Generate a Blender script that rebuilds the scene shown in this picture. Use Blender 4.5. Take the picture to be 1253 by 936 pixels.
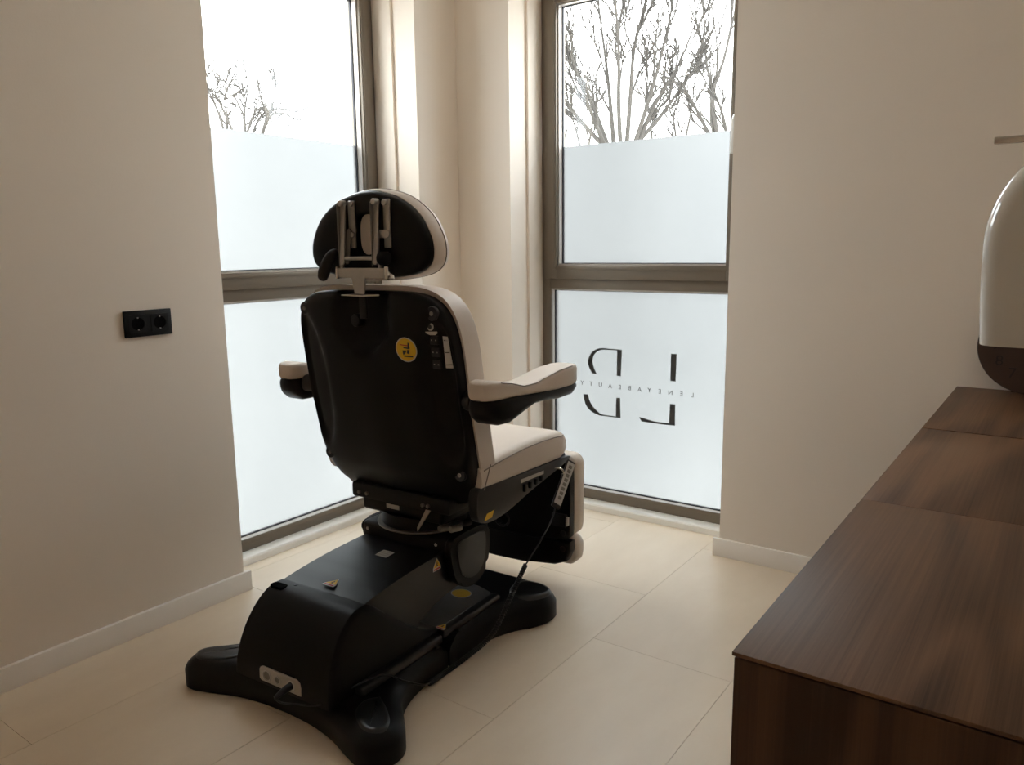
import bpy, bmesh, math, random
from mathutils import Vector, Matrix

for o in list(bpy.data.objects):
    bpy.data.objects.remove(o)
scene = bpy.context.scene
C = scene.collection

# ------------------------------------------------------------------ camera
FPX, YAW, PITCH, ROLL, CAMH = 951.5, -0.62535, 0.17108, 0.01221, 1.21
CX, CY = 626.5, 468.0
_f = Vector((math.cos(PITCH)*math.sin(YAW), math.cos(PITCH)*math.cos(YAW), -math.sin(PITCH)))
_r = Vector((math.cos(YAW), -math.sin(YAW), 0))
_d = _f.cross(_r)
RT = _r*math.cos(ROLL) + _d*math.sin(ROLL)
DN = -_r*math.sin(ROLL) + _d*math.cos(ROLL)
FW = _f
cam_data = bpy.data.cameras.new('camera')
cam = bpy.data.objects.new('camera', cam_data); C.objects.link(cam)
cam_data.sensor_width = 36.0
cam_data.lens = FPX/1253.0*36.0
cam_data.clip_start = 0.02; cam_data.clip_end = 500
cam.matrix_world = Matrix(((RT.x, -DN.x, -FW.x, 0), (RT.y, -DN.y, -FW.y, 0), (RT.z, -DN.z, -FW.z, CAMH), (0, 0, 0, 1)))
scene.camera = cam
CAM = Vector((0, 0, CAMH))
def ray(u, v): return RT*((u-CX)/FPX) + DN*((v-CY)/FPX) + FW
def on_y(u, v, y): d = ray(u, v); return CAM + d*(y/d.y)

# ------------------------------------------------------------------ world: overcast sky
SKY = 4.1
world = bpy.data.worlds.new('overcast_sky'); scene.world = world
world.use_nodes = True
nt = world.node_tree; N = nt.nodes; L = nt.links; N.clear()
out = N.new('ShaderNodeOutputWorld'); bg = N.new('ShaderNodeBackground')
tc = N.new('ShaderNodeTexCoord'); sep = N.new('ShaderNodeSeparateXYZ')
L.new(tc.outputs['Generated'], sep.inputs[0])
ramp = N.new('ShaderNodeMapRange')                       # overcast sky: brighter overhead
ramp.inputs['From Min'].default_value = 0.0; ramp.inputs['From Max'].default_value = 1.0
ramp.inputs['To Min'].default_value = 1.0; ramp.inputs['To Max'].default_value = 3.0
L.new(sep.outputs['Z'], ramp.inputs['Value'])
noi = N.new('ShaderNodeTexNoise'); noi.inputs['Scale'].default_value = 3.2; noi.inputs['Detail'].default_value = 5
L.new(tc.outputs['Generated'], noi.inputs['Vector'])
cr = N.new('ShaderNodeValToRGB'); L.new(noi.outputs['Fac'], cr.inputs[0])
cr.color_ramp.elements[0].position = 0.36; cr.color_ramp.elements[0].color = (0.80, 0.85, 0.95, 1)
cr.color_ramp.elements[1].position = 0.58; cr.color_ramp.elements[1].color = (1.0, 1.0, 1.0, 1)
mul = N.new('ShaderNodeVectorMath'); mul.operation = 'SCALE'
L.new(cr.outputs[0], mul.inputs[0]); L.new(ramp.outputs[0], mul.inputs['Scale'])
L.new(mul.outputs[0], bg.inputs['Color']); bg.inputs['Strength'].default_value = SKY
L.new(bg.outputs[0], out.inputs[0])

vs = scene.view_settings
vs.view_transform = 'Standard'; vs.look = 'None'; vs.gamma = 1.0; vs.use_curve_mapping = False
vs.exposure = 0.60
scene.cycles.max_bounces = 16; scene.cycles.diffuse_bounces = 12; scene.cycles.transparent_max_bounces = 16; scene.cycles.transmission_bounces = 12
scene.display_settings.display_device = 'sRGB'

# ------------------------------------------------------------------ materials
def mat(name, col, rough=0.5, metal=0.0, spec=0.5, noise=None, bump=None, coat=0.0):
    m = bpy.data.materials.new(name); m.use_nodes = True
    n = m.node_tree.nodes; l = m.node_tree.links; b = n['Principled BSDF']
    b.inputs['Base Color'].default_value = (*col, 1); b.inputs['Roughness'].default_value = rough
    b.inputs['Metallic'].default_value = metal; b.inputs['Specular IOR Level'].default_value = spec
    b.inputs['Coat Weight'].default_value = coat
    t = n.new('ShaderNodeTexCoord')
    if noise:
        sc, amt = noise
        x = n.new('ShaderNodeTexNoise'); x.inputs['Scale'].default_value = sc; x.inputs['Detail'].default_value = 6
        l.new(t.outputs['Object'], x.inputs['Vector'])
        mx = n.new('ShaderNodeMix'); mx.data_type = 'RGBA'
        mx.inputs[6].default_value = (*[c*(1-amt) for c in col], 1); mx.inputs[7].default_value = (*[min(1, c*(1+amt)) for c in col], 1)
        l.new(x.outputs['Fac'], mx.inputs[0]); l.new(mx.outputs[2], b.inputs['Base Color'])
    if bump:
        sc, st = bump
        x = n.new('ShaderNodeTexNoise'); x.inputs['Scale'].default_value = sc; x.inputs['Detail'].default_value = 4
        l.new(t.outputs['Object'], x.inputs['Vector'])
        bp = n.new('ShaderNodeBump'); bp.inputs['Strength'].default_value = st; bp.inputs['Distance'].default_value = 0.002
        l.new(x.outputs['Fac'], bp.inputs['Height']); l.new(bp.outputs[0], b.inputs['Normal'])
    return m

WALL = mat('wall_paint', (0.855, 0.775, 0.685), 0.85, noise=(2.0, 0.02), bump=(180, 0.12))
CEIL = mat('ceiling_paint', (0.86, 0.83, 0.78), 0.9)
WHITE = mat('white_trim_paint', (0.88, 0.83, 0.77), 0.5, noise=(6, 0.02))
SILLM = mat('sill_stone', (0.90, 0.88, 0.83), 0.45, noise=(9, 0.06))
FRAME = mat('bronze_aluminium', (0.19, 0.16, 0.125), 0.42, metal=0.35, noise=(4, 0.05))
BEAD = mat('glazing_bead', (0.50, 0.46, 0.42), 0.35, metal=0.3)
GASKET = mat('black_gasket', (0.012, 0.012, 0.016), 0.5)
MATTE = mat('recess_shade_black', (0.003, 0.003, 0.003), 0.95, spec=0.05)  # paints the shade inside recesses
BLACK = mat('black_abs_plastic', (0.005, 0.005, 0.0055), 0.42, spec=0.18, bump=(420, 0.05))
BLACKG = mat('black_satin_plastic', (0.007, 0.0073, 0.008), 0.33, spec=0.6, noise=(9, 0.25), bump=(300, 0.03))
BLACKM = mat('black_rubber', (0.010, 0.010, 0.010), 0.6, spec=0.3)
GREYP = mat('grey_platform', (0.13, 0.135, 0.14), 0.4, noise=(20, 0.2))
LEATHER = mat('taupe_upholstery', (0.68, 0.60, 0.53), 0.55, spec=0.35, noise=(5, 0.04), bump=(600, 0.12))
SEAM = mat('seam_thread', (0.26, 0.22, 0.185), 0.7)
STEEL = mat('brushed_steel', (0.48, 0.46, 0.43), 0.38, metal=0.9, noise=(60, 0.1))
STEELD = mat('dark_steel', (0.25, 0.235, 0.21), 0.4, metal=0.85)
CHROME = mat('chrome', (0.7, 0.68, 0.64), 0.15, metal=1.0)
SILVER = mat('silver_label', (0.46, 0.43, 0.39), 0.45, metal=0.2)
PALE = mat('pale_label', (0.55, 0.54, 0.52), 0.5)
YELLOW = mat('warning_yellow', (0.75, 0.47, 0.02), 0.5)
RED = mat('warning_red', (0.5, 0.05, 0.03), 0.5)
INK = mat('dark_ink', (0.03, 0.03, 0.03), 0.6)
LETTER = mat('dark_grey_vinyl', (0.035, 0.034, 0.032), 0.6)
SOCK = mat('black_socket', (0.006, 0.006, 0.0065), 0.5, spec=0.25)
GLOSSW = mat('glossy_white_shell', (0.68, 0.66, 0.61), 0.12, spec=0.6, coat=0.6)
PLASTW = mat('white_plastic', (0.7, 0.7, 0.68), 0.3)
BARK = mat('grey_bark', (0.040, 0.035, 0.030), 0.9, noise=(3, 0.3))
GROUND = mat('pale_bounce_ground', (0.45, 0.44, 0.42), 0.9, noise=(0.2, 0.2))  # unseen ground, made pale to bounce light into the lower frosted film

def glass_mat():
    m = bpy.data.materials.new('clear_glass'); m.use_nodes = True
    n = m.node_tree.nodes; l = m.node_tree.links; n.clear()
    o = n.new('ShaderNodeOutputMaterial'); mx = n.new('ShaderNodeMixShader')
    t = n.new('ShaderNodeBsdfTransparent'); g = n.new('ShaderNodeBsdfGlossy'); lw = n.new('ShaderNodeLayerWeight'); pw = n.new('ShaderNodeMath'); fr = n.new('ShaderNodeMath')
    t.inputs[0].default_value = (0.96, 0.98, 0.97, 1); g.inputs['Roughness'].default_value = 0.0
    lw.inputs['Blend'].default_value = 0.5; pw.operation = 'POWER'; pw.inputs[1].default_value = 5.0
    fr.operation = 'MULTIPLY_ADD'; fr.inputs[1].default_value = 0.85; fr.inputs[2].default_value = 0.03
    l.new(lw.outputs['Facing'], pw.inputs[0]); l.new(pw.outputs[0], fr.inputs[0])
    l.new(fr.outputs[0], mx.inputs[0]); l.new(t.outputs[0], mx.inputs[1]); l.new(g.outputs[0], mx.inputs[2]); l.new(mx.outputs[0], o.inputs[0])
    return m
GLASS = glass_mat()
def film_mat():
    m = bpy.data.materials.new('frosted_film'); m.use_nodes = True
    n = m.node_tree.nodes; l = m.node_tree.links; n.clear()
    o = n.new('ShaderNodeOutputMaterial'); mx = n.new('ShaderNodeMixShader')
    t = n.new('ShaderNodeBsdfTranslucent'); g = n.new('ShaderNodeBsdfRefraction')
    g.inputs['IOR'].default_value = 1.2; g.inputs['Roughness'].default_value = 0.85
    tc = n.new('ShaderNodeTexCoord'); x = n.new('ShaderNodeTexNoise'); x.inputs['Scale'].default_value = 2.2; x.inputs['Detail'].default_value = 3
    l.new(tc.outputs['Object'], x.inputs['Vector'])
    r = n.new('ShaderNodeValToRGB'); l.new(x.outputs['Fac'], r.inputs[0])
    r.color_ramp.elements[0].position = 0.3; r.color_ramp.elements[0].color = (0.156, 0.1605, 0.163, 1)
    r.color_ramp.elements[1].position = 0.7; r.color_ramp.elements[1].color = (0.165, 0.1690, 0.171, 1)
    l.new(r.outputs[0], t.inputs[0]); l.new(r.outputs[0], g.inputs[0])
    mx.inputs[0].default_value = 0.85
    l.new(t.outputs[0], mx.inputs[1]); l.new(g.outputs[0], mx.inputs[2]); l.new(mx.outputs[0], o.inputs[0])
    return m
FILM = film_mat()

def floor_mat():
    m = mat('beige_vinyl_tile', (0.66, 0.55, 0.41), 0.36, spec=0.5)
    n = m.node_tree.nodes; l = m.node_tree.links; b = n['Principled BSDF']
    g = n.new('ShaderNodeNewGeometry'); oi = n.new('ShaderNodeObjectInfo')
    mp = n.new('ShaderNodeMapping'); mp.inputs['Scale'].default_value = (3.2, 1.2, 1)
    ad = n.new('ShaderNodeVectorMath'); ad.operation = 'ADD'
    l.new(g.outputs['Position'], mp.inputs[0]); l.new(mp.outputs[0], ad.inputs[0]); l.new(oi.outputs['Random'], ad.inputs[1])
    x = n.new('ShaderNodeTexNoise'); x.inputs['Scale'].default_value = 1.6; x.inputs['Detail'].default_value = 9; x.inputs['Roughness'].default_value = 0.62
    l.new(ad.outputs[0], x.inputs['Vector'])
    r = n.new('ShaderNodeValToRGB'); l.new(x.outputs['Fac'], r.inputs[0])
    r.color_ramp.elements[0].position = 0.3; r.color_ramp.elements[0].color = (0.76, 0.64, 0.495, 1)
    r.color_ramp.elements[1].position = 0.7; r.color_ramp.elements[1].color = (0.84, 0.725, 0.58, 1)
    l.new(r.outputs[0], b.inputs['Base Color'])
    bp = n.new('ShaderNodeBump'); bp.inputs['Strength'].default_value = 0.08; bp.inputs['Distance'].default_value = 0.003
    y = n.new('ShaderNodeTexNoise'); y.inputs['Scale'].default_value = 25; y.inputs['Detail'].default_value = 5
    l.new(g.outputs['Position'], y.inputs['Vector']); l.new(y.outputs['Fac'], bp.inputs['Height']); l.new(bp.outputs[0], b.inputs['Normal'])
    return m
FLOOR = floor_mat()
GROUT = mat('floor_joint', (0.22, 0.18, 0.13), 0.9)

def wood_mat(name, axis, dark, light):
    m = mat(name, light, 0.45, spec=0.22)
    n = m.node_tree.nodes; l = m.node_tree.links; b = n['Principled BSDF']
    g = n.new('ShaderNodeTexCoord'); oi = n.new('ShaderNodeObjectInfo')
    mp = n.new('ShaderNodeMapping')
    s = [9.0, 9.0, 9.0]; s[axis] = 1.1
    mp.inputs['Scale'].default_value = s
    l.new(g.outputs['Object'], mp.inputs[0])
    ad = n.new('ShaderNodeVectorMath'); ad.operation = 'ADD'
    sc = n.new('ShaderNodeVectorMath'); sc.operation = 'SCALE'; sc.inputs['Scale'].default_value = 13.0
    cb = n.new('ShaderNodeCombineXYZ'); l.new(oi.outputs['Random'], cb.inputs[0]); l.new(oi.outputs['Random'], cb.inputs[1]); l.new(oi.outputs['Random'], cb.inputs[2])
    l.new(cb.outputs[0], sc.inputs[0]); l.new(mp.outputs[0], ad.inputs[0]); l.new(sc.outputs[0], ad.inputs[1])
    x = n.new('ShaderNodeTexNoise'); x.inputs['Scale'].default_value = 0.5; x.inputs['Detail'].default_value = 2; x.inputs['Distortion'].default_value = 0.6
    l.new(ad.outputs[0], x.inputs['Vector'])
    k = n.new('ShaderNodeMath'); k.operation = 'MULTIPLY'; k.inputs[1].default_value = 34.0; l.new(x.outputs['Fac'], k.inputs[0])
    sn = n.new('ShaderNodeMath'); sn.operation = 'SINE'; l.new(k.outputs[0], sn.inputs[0])
    fine = n.new('ShaderNodeTexNoise'); fine.inputs['Scale'].default_value = 5.0; fine.inputs['Detail'].default_value = 8; fine.inputs['Roughness'].default_value = 0.7
    mp2 = n.new('ShaderNodeMapping'); s2 = [5.0, 5.0, 5.0]; s2[axis] = 0.35; mp2.inputs['Scale'].default_value = s2
    l.new(ad.outputs[0], mp2.inputs[0]); l.new(mp2.outputs[0], fine.inputs['Vector'])
    a1 = n.new('ShaderNodeMath'); a1.operation = 'MULTIPLY_ADD'; a1.inputs[1].default_value = 0.14; l.new(sn.outputs[0], a1.inputs[0])
    fs_ = n.new('ShaderNodeMath'); fs_.operation = 'MULTIPLY'; fs_.inputs[1].default_value = 0.62; l.new(fine.outputs['Fac'], fs_.inputs[0]); l.new(fs_.outputs[0], a1.inputs[2])
    a2 = n.new('ShaderNodeMath'); a2.operation = 'MULTIPLY_ADD'; a2.inputs[1].default_value = 0.90; l.new(x.outputs['Fac'], a2.inputs[0]); l.new(a1.outputs[0], a2.inputs[2])
    r = n.new('ShaderNodeValToRGB'); l.new(a2.outputs[0], r.inputs[0])
    r.color_ramp.elements[0].position = 0.48; r.color_ramp.elements[0].color = (*dark, 1)
    r.color_ramp.elements[1].position = 1.02; r.color_ramp.elements[1].color = (*light, 1)
    l.new(r.outputs[0], b.inputs['Base Color'])
    bp = n.new('ShaderNodeBump'); bp.inputs['Strength'].default_value = 0.10; bp.inputs['Distance'].default_value = 0.001
    l.new(fine.outputs['Fac'], bp.inputs['Height']); l.new(bp.outputs[0], b.inputs['Normal'])
    return m
WOODY = wood_mat('walnut_top', 1, (0.058, 0.029, 0.017), (0.205, 0.110, 0.060))
WOODZ = wood_mat('walnut_upright', 2, (0.045, 0.023, 0.015), (0.120, 0.064, 0.038))
WOODD = mat('clock_walnut', (0.055, 0.028, 0.018), 0.5, noise=(14, 0.25))
CARVE = mat('carved_numeral', (0.018, 0.010, 0.007), 0.6)

# ------------------------------------------------------------------ mesh helpers
def link(name, me, m, parent=None, smooth=35):
    if smooth is not None:
        for p in me.polygons: p.use_smooth = True
        me.set_sharp_from_angle(angle=math.radians(smooth))
    if m: me.materials.append(m)
    o = bpy.data.objects.new(name, me); C.objects.link(o)
    if parent: o.parent = parent
    return o
def from_bm(name, bm, m, parent=None, smooth=35):
    bmesh.ops.recalc_face_normals(bm, faces=bm.faces)
    me = bpy.data.meshes.new(name); bm.to_mesh(me); bm.free()
    return link(name, me, m, parent, smooth)
def bm_box(bm, x0, x1, y0, y1, z0, z1, bev=0, seg=2):
    r = bmesh.ops.create_cube(bm, size=1.0)
    vs = r['verts']
    for v in vs:
        v.co = Vector(((x0+x1)/2+v.co.x*(x1-x0), (y0+y1)/2+v.co.y*(y1-y0), (z0+z1)/2+v.co.z*(z1-z0)))
    if bev:
        es = list({e for v in vs for e in v.link_edges})
        bmesh.ops.bevel(bm, geom=es, offset=bev, segments=seg, profile=0.5, affect='EDGES')
def box(name, dims, m, parent=None, bev=0, seg=2):
    bm = bmesh.new(); bm_box(bm, *dims, bev, seg); return from_bm(name, bm, m, parent)
def boxes(name, lst, m, parent=None, bev=0):
    bm = bmesh.new()
    for d in lst: bm_box(bm, *d, bev, 2)
    return from_bm(name, bm, m, parent)
def loft(rings, closed_ring=True, caps=True):
    bm = bmesh.new(); R = []
    for ring in rings: R.append([bm.verts.new(p) for p in ring])
    n = len(rings[0])
    for i in range(len(R)-1):
        for j in range(n if closed_ring else n-1):
            k = (j+1) % n
            bm.faces.new((R[i][j], R[i][k], R[i+1][k], R[i+1][j]))
    if caps:
        bm.faces.new(R[0]); bm.faces.new(list(reversed(R[-1])))
    return bm
def prism(pts, axis, d0, d1, bev=0, seg=3):
    """closed 2-D outline extruded along an axis; bevels the two rims"""
    bm = bmesh.new()
    def P(p, d):
        if axis == 0: return (d, p[0], p[1])
        if axis == 1: return (p[0], d, p[1])
        return (p[0], p[1], d)
    A = [bm.verts.new(P(p, d0)) for p in pts]; B = [bm.verts.new(P(p, d1)) for p in pts]
    n = len(pts); f0 = bm.faces.new(A); f1 = bm.faces.new(list(reversed(B)))
    for i in range(n):
        k = (i+1) % n; bm.faces.new((A[i], B[i], B[k], A[k]))
    if bev:
        es = [e for e in bm.edges if (all(v in A for v in e.verts) or all(v in B for v in e.verts))] if False else list(set(f0.edges) | set(f1.edges))
        bmesh.ops.bevel(bm, geom=es, offset=bev, segments=seg, profile=0.5, affect='EDGES', clamp_overlap=True)
    return bm
def spline(pts, closed=True, n=6):
    """Catmull-Rom through points of any dimension"""
    P = [Vector(p) for p in pts]; m = len(P); out = []
    for i in (range(m) if closed else range(m-1)):
        if closed: a, b, c, d = P[i-1], P[i], P[(i+1) % m], P[(i+2) % m]
        else: a, b, c, d = P[max(i-1, 0)], P[i], P[i+1], P[min(i+2, m-1)]
        for k in range(n):
            t = k/n
            out.append(0.5*((2*b)+(c-a)*t+(2*a-5*b+4*c-d)*t*t+(3*b-a-3*c+d)*t**3))
    if not closed: out.append(P[-1])
    return out
def tube_bm(pts, rad, n=8, bm=None, caps=True):
    bm = bm or bmesh.new()
    P = [Vector(p) for p in pts]; rings = []; up = None
    for i, p in enumerate(P):
        t = (P[min(i+1, len(P)-1)]-P[max(i-1, 0)]).normalized()
        if up is None:
            up = t.orthogonal().normalized()
        up = (up - t*up.dot(t)).normalized(); s = t.cross(up)
        r = rad[i] if isinstance(rad, (list, tuple)) else rad
        rings.append([bm.verts.new(p+(up*math.cos(a)+s*math.sin(a))*r) for a in [2*math.pi*k/n for k in range(n)]])
    for i in range(len(rings)-1):
        for j in range(n):
            k = (j+1) % n; bm.faces.new((rings[i][j], rings[i][k], rings[i+1][k], rings[i+1][j]))
    if caps:
        bm.faces.new(list(reversed(rings[0]))); bm.faces.new(rings[-1])
    return bm
def tube(name, pts, rad, m, parent=None, n=8):
    return from_bm(name, tube_bm(pts, rad, n), m, parent, 60)
def cyl(name, p0, p1, r, m, parent=None, n=20, bev=0):
    P0, P1 = Vector(p0), Vector(p1)
    if bev:
        d = (P1-P0).normalized()
        return from_bm(name, tube_bm([P0, P0+d*1e-5, P0+d*bev, P1-d*bev, P1-d*1e-5, P1], [r-bev, r-bev*.7, r, r, r-bev*.7, r-bev], n), m, parent, 50)
    return from_bm(name, tube_bm([P0, P1], r, n), m, parent, 50)
def empty(name, loc=(0, 0, 0), rz=0):
    o = bpy.data.objects.new(name, None); C.objects.link(o); o.empty_display_size = 0.1
    o.location = loc; o.rotation_euler = (0, 0, rz); return o
def tag(o, label=None, cat=None, group=None, kind=None):
    if label: o['label'] = label
    if cat: o['category'] = cat
    if group: o['group'] = group
    if kind: o['kind'] = kind
    return o
def rrect(cx, cy, hx, hy, r, n=5):
    out = []
    for sx, sy, a0 in ((1, 1, 0), (-1, 1, 90), (-1, -1, 180), (1, -1, 270)):
        for k in range(n+1):
            a = math.radians(a0+90*k/n)
            out.append((cx+sx*(hx-r)+r*math.cos(a), cy+sy*(hy-r)+r*math.sin(a)))
    return out
def fan(name, pts3, m, parent=None):
    bm = bmesh.new(); bm.faces.new([bm.verts.new(p) for p in pts3])
    me = bpy.data.meshes.new(name); bm.to_mesh(me); bm.free()
    return link(name, me, m, parent, None)

# ------------------------------------------------------------------ the room
XL, YR, ZC = -2.344, 2.847, 2.62          # left wall plane, right (far) wall plane, ceiling
XB, YB = 0.40, -2.10                      # the walls out of view
WY0, WY1 = 1.578, 2.578                   # left window opening
WX0, WX1 = -2.052, -1.053                 # right window opening
ZT = 2.36; DEP = 0.40                     # head of the openings, wall thickness
def S(o): return tag(o, kind='structure')
S(boxes('wall_left', [(XL-DEP, XL, YB-DEP, WY0, 0, ZC), (XL-DEP, XL, WY1, YR+DEP, 0, ZC), (XL-DEP, XL, WY0, WY1, ZT, ZC), (XL-DEP, XL, WY0, WY1, -0.25, -0.004)], WALL))
S(boxes('wall_right', [(XL, WX0, YR, YR+DEP, 0, ZC), (WX1, XB+DEP, YR, YR+DEP, 0, ZC), (WX0, WX1, YR, YR+DEP, ZT, ZC), (WX0, WX1, YR, YR+DEP, -0.25, -0.004)], WALL))
S(box('wall_back', (XL, XB, YB-DEP, YB, 0, ZC), WALL))
S(box('wall_side', (XB, XB+DEP, YB-DEP, YR, 0, ZC), WALL))
S(box('ceiling', (XL-DEP, XB+DEP, YB-DEP, YR+DEP, ZC, ZC+0.2), CEIL))
fl = S(box('floor', (XL-DEP+0.02, XB, YB, YR+DEP-0.02, -0.2, -0.0035), GROUT))
# vinyl tiles, each its own piece
TW, TL, G = 0.4445, 0.889, 0.0012
random.seed(3)
offs = {0: 1.985, -1: 2.355, -2: 2.05, -3: 2.50, 1: 2.28, 2: 2.1, -4: 2.2}
FX0, FX1, FY0, FY1 = XL-0.187, XB, YB, YR+0.187
for c in range(-4, 4):
    x0 = -1.13 + c*TW; x1 = x0+TW
    if x1 < FX0+.02 or x0 > FX1-.02: continue
    y = offs.get(c, 2.2) - 6*TL
    while y < FY1:
        a0, a1, b0, b1 = max(x0, FX0)+G/2, min(x1, FX1)-G/2, max(y, FY0)+G/2, min(y+TL, FY1)-G/2
        if b1-b0 > 0.02 and a1-a0 > 0.02:
            bm = bmesh.new(); bm_box(bm, a0, a1, b0, b1, -0.0035, 0.0)
            from_bm('tile', bm, FLOOR, fl, None)
        y += TL
# baseboards with returned ends
BH, BT = 0.072, 0.014
S(boxes('baseboard_left', [(XL, XL+BT, YB, WY0+0.022, 0, BH), (XL-0.17, XL, WY0, WY0+0.022-0.012, 0, BH)], WHITE, None, 0.0015))
S(boxes('baseboard_right', [(WX1-0.022, XB, YR-BT, YR, 0, BH)], WHITE, None, 0.0015))
S(boxes('baseboard_corner', [(XL, XL+BT, WY1-0.02, YR, 0, BH), (XL+BT, WX0+0.02, YR-BT, YR, 0, BH)], WHITE, None, 0.0015))

# ------------------------------------------------------------------ windows (built along local x, room side = -y, then placed)
def make_window(name, M_, lettering=False):
    """local frame: x 0..1.0 across the opening, y 0 at frame face growing outwards, z up"""
    W = 1.0
    root = S(empty(name)); root.matrix_world = M_
    F0, F1 = 0.0, 0.075
    z0, z1 = 0.035, ZT
    ZR0, ZR1 = 1.045, 1.085            # transom centre
    fw = 0.055
    fr = boxes('frame', [(0, fw, F0, F1, z0, z1), (W-fw, W, F0, F1, z0, z1), (fw, W-fw, F0, F1, z1-fw, z1), (fw, W-fw, F0, F1, z0, z0+0.045), (fw, W-fw, F0+0.004, F1, 1.022, 1.075)], FRAME, root, 0.002)
    # groove lines on frame
    boxes('frame_lip', [(fw-0.004, fw+0.008, F0-0.004, F0+0.01, z0+0.045, 1.022), (W-fw-0.008, W-fw+0.004, F0-0.004, F0+0.01, z0+0.045, 1.022), (fw-0.004, W-fw+0.004, F0-0.003, F0+0.01, z0+0.035, z0+0.05)], FRAME, fr, 0.001)
    # upper opening sash
    sx0, sx1, sz0, sz1 = 0.035, W-0.035, 1.068, z1-0.035
    sw = 0.062
    sash = boxes('sash', [(sx0, sx0+sw, F0-0.014, F1-.01, sz0, sz1), (sx1-sw, sx1, F0-0.014, F1-.01, sz0, sz1), (sx0+sw, sx1-sw, F0-0.014, F1-.01, sz1-sw, sz1), (sx0+sw, sx1-sw, F0-0.014, F1-.01, sz0, sz0+sw)], FRAME, root, 0.002)
    a0, a1, c0, c1 = sx0+sw, sx1-sw, sz0+sw, sz1-sw
    boxes('sash_lip', [(a0-0.022, a0-0.006, F0-0.0175, F0-0.01, c0-0.02, c1+0.02), (a1+0.006, a1+0.022, F0-0.0175, F0-0.01, c0-0.02, c1+0.02), (a0-0.006, a1+0.006, F0-0.0175, F0-0.01, c1+0.006, c1+0.02), (a0-0.006, a1+0.006, F0-0.0175, F0-0.01, c0-0.02, c0-0.006)], FRAME, sash, 0.0008)
    def lights(xa, xb, za, zb, zf, tag_):
        # reveal bead, black gasket, pane, film
        t = 0.006
        boxes('glazing_bead', [(xa, xa+t, F0+.002, F0+0.030, za, zb), (xb-t, xb, F0+.002, F0+0.030, za, zb), (xa+t, xb-t, F0+.002, F0+0.030, zb-t, zb), (xa+t, xb-t, F0+.002, F0+0.030, za, za+t)], BEAD, root)
        g = 0.010
        boxes('gasket', [(xa, xa+g, F0+0.030, F0+0.040, za, zb), (xb-g, xb, F0+0.030, F0+0.040, za, zb), (xa+g, xb-g, F0+0.030, F0+0.040, zb-g, zb), (xa+g, xb-g, F0+0.030, F0+0.040, za, za+g)], GASKET, root)
        pane = box('pane', (xa, xb, F0+0.040, F0+0.046, za, zb), GLASS, root)
        zb_ = za+0.003
        film = fan('frosted_film', [(xa+g, F0+0.0385, zb_), (xb-g, F0+0.0385, zb_), (xb-g, F0+0.0385, zf), (xa+g, F0+0.0385, zf)], FILM, pane)
        return film
    lights(a0, a1, c0, c1, 1.66, 'u')
    lights(fw, W-fw, z0+0.045, 1.022, 1.022-0.010, 'l')
    # sill strip below the frame
    bm = prism([(-0.050, 0.0), (0.08, 0.0), (0.08, 0.037), (0.0, 0.037), (-0.046, 0.030), (-0.050, 0.024)], 0, 0, W)
    from_bm('sill', bm, SILLM, root, 20)
    # plaster stop bead in the reveal next to the frame
    return root
D_FACE = 0.235
Mr = Matrix.Translation((WX0, YR+D_FACE, 0))
win_r = make_window('window_2', Mr)
Ml = Matrix.Translation((XL-D_FACE, WY0, 0)) @ Matrix.Rotation(math.radians(90), 4, 'Z')
win_l = make_window('window_1', Ml)
# plaster return strips beside the frames (the stepped reveal)
S(box('trim_1', (XL-D_FACE-0.01, XL-0.125, WY1-0.013, WY1, 0.0, ZT), WALL, None, 0.001))
S(box('trim_2', (WX0, WX0+0.013, YR+0.125, YR+D_FACE+0.01, 0.0, ZT), WALL, None, 0.001))
# sash handle
h = empty('handle_root'); bpy.data.objects.remove(h)
hx = 1.0-0.035-0.030
hb = box('handle_base', (hx-0.013, hx+0.013, -0.024, -0.014, 1.60, 1.73), PLASTW, win_r, 0.003)
tube('handle_lever', [(hx, -0.024, 1.70), (hx, -0.05, 1.70), (hx-.002, -0.058, 1.685), (hx-.006, -0.058, 1.56)], [0.009, 0.009, 0.010, 0.008], PLASTW, hb, 10)

# ------------------------------------------------------------------ lettering on the right lower pane (read from outside)
GY = YR+D_FACE+0.0385                      # film face
def logo(name, px, s, ox, oy):
    pts = []
    for (x, y) in px:
        p = on_y(ox+x/s, oy+y/s, GY); pts.append((p.x-WX0, p.z))
    bm = prism(pts, 1, 0.0372, 0.0384)
    return from_bm(name, bm, LETTER, win_r, None)
s_, ox_, oy_ = 7.371, 700, 410
def arc(pts): return [(p[0], p[1]) for p in spline(pts, False, 5)]
logo('letter_stroke', [(893, 168), (944, 170), (934, 418), (888, 415)], s_, ox_, oy_)
logo('letter_stroke', [(884, 620), (930, 625), (928, 816), (810, 805), (628, 778), (606, 738), (740, 778), (876, 797)], s_, ox_, oy_)
logo('letter_stroke', [(408, 138), (450, 133), (440, 370), (404, 367)], s_, ox_, oy_)
logo('letter_stroke', [(400, 566), (434, 568), (437, 748), (280, 728), (285, 718), (395, 734)], s_, ox_, oy_)
o_ = arc([(450, 131), (350, 124), (250, 118), (185, 150), (144, 225), (155, 290), (184, 346)])
i_ = arc([(222, 350), (200, 300), (186, 235), (205, 170), (260, 134), (350, 134), (408, 139)])
logo('letter_stroke', o_+i_, s_, ox_, oy_)
o_ = arc([(285, 728), (240, 722), (165, 680), (120, 615), (105, 532)])
i_ = arc([(145, 534), (158, 590), (195, 650), (250, 705), (290, 720)])
logo('letter_stroke', o_+i_, s_, ox_, oy_)
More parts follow.
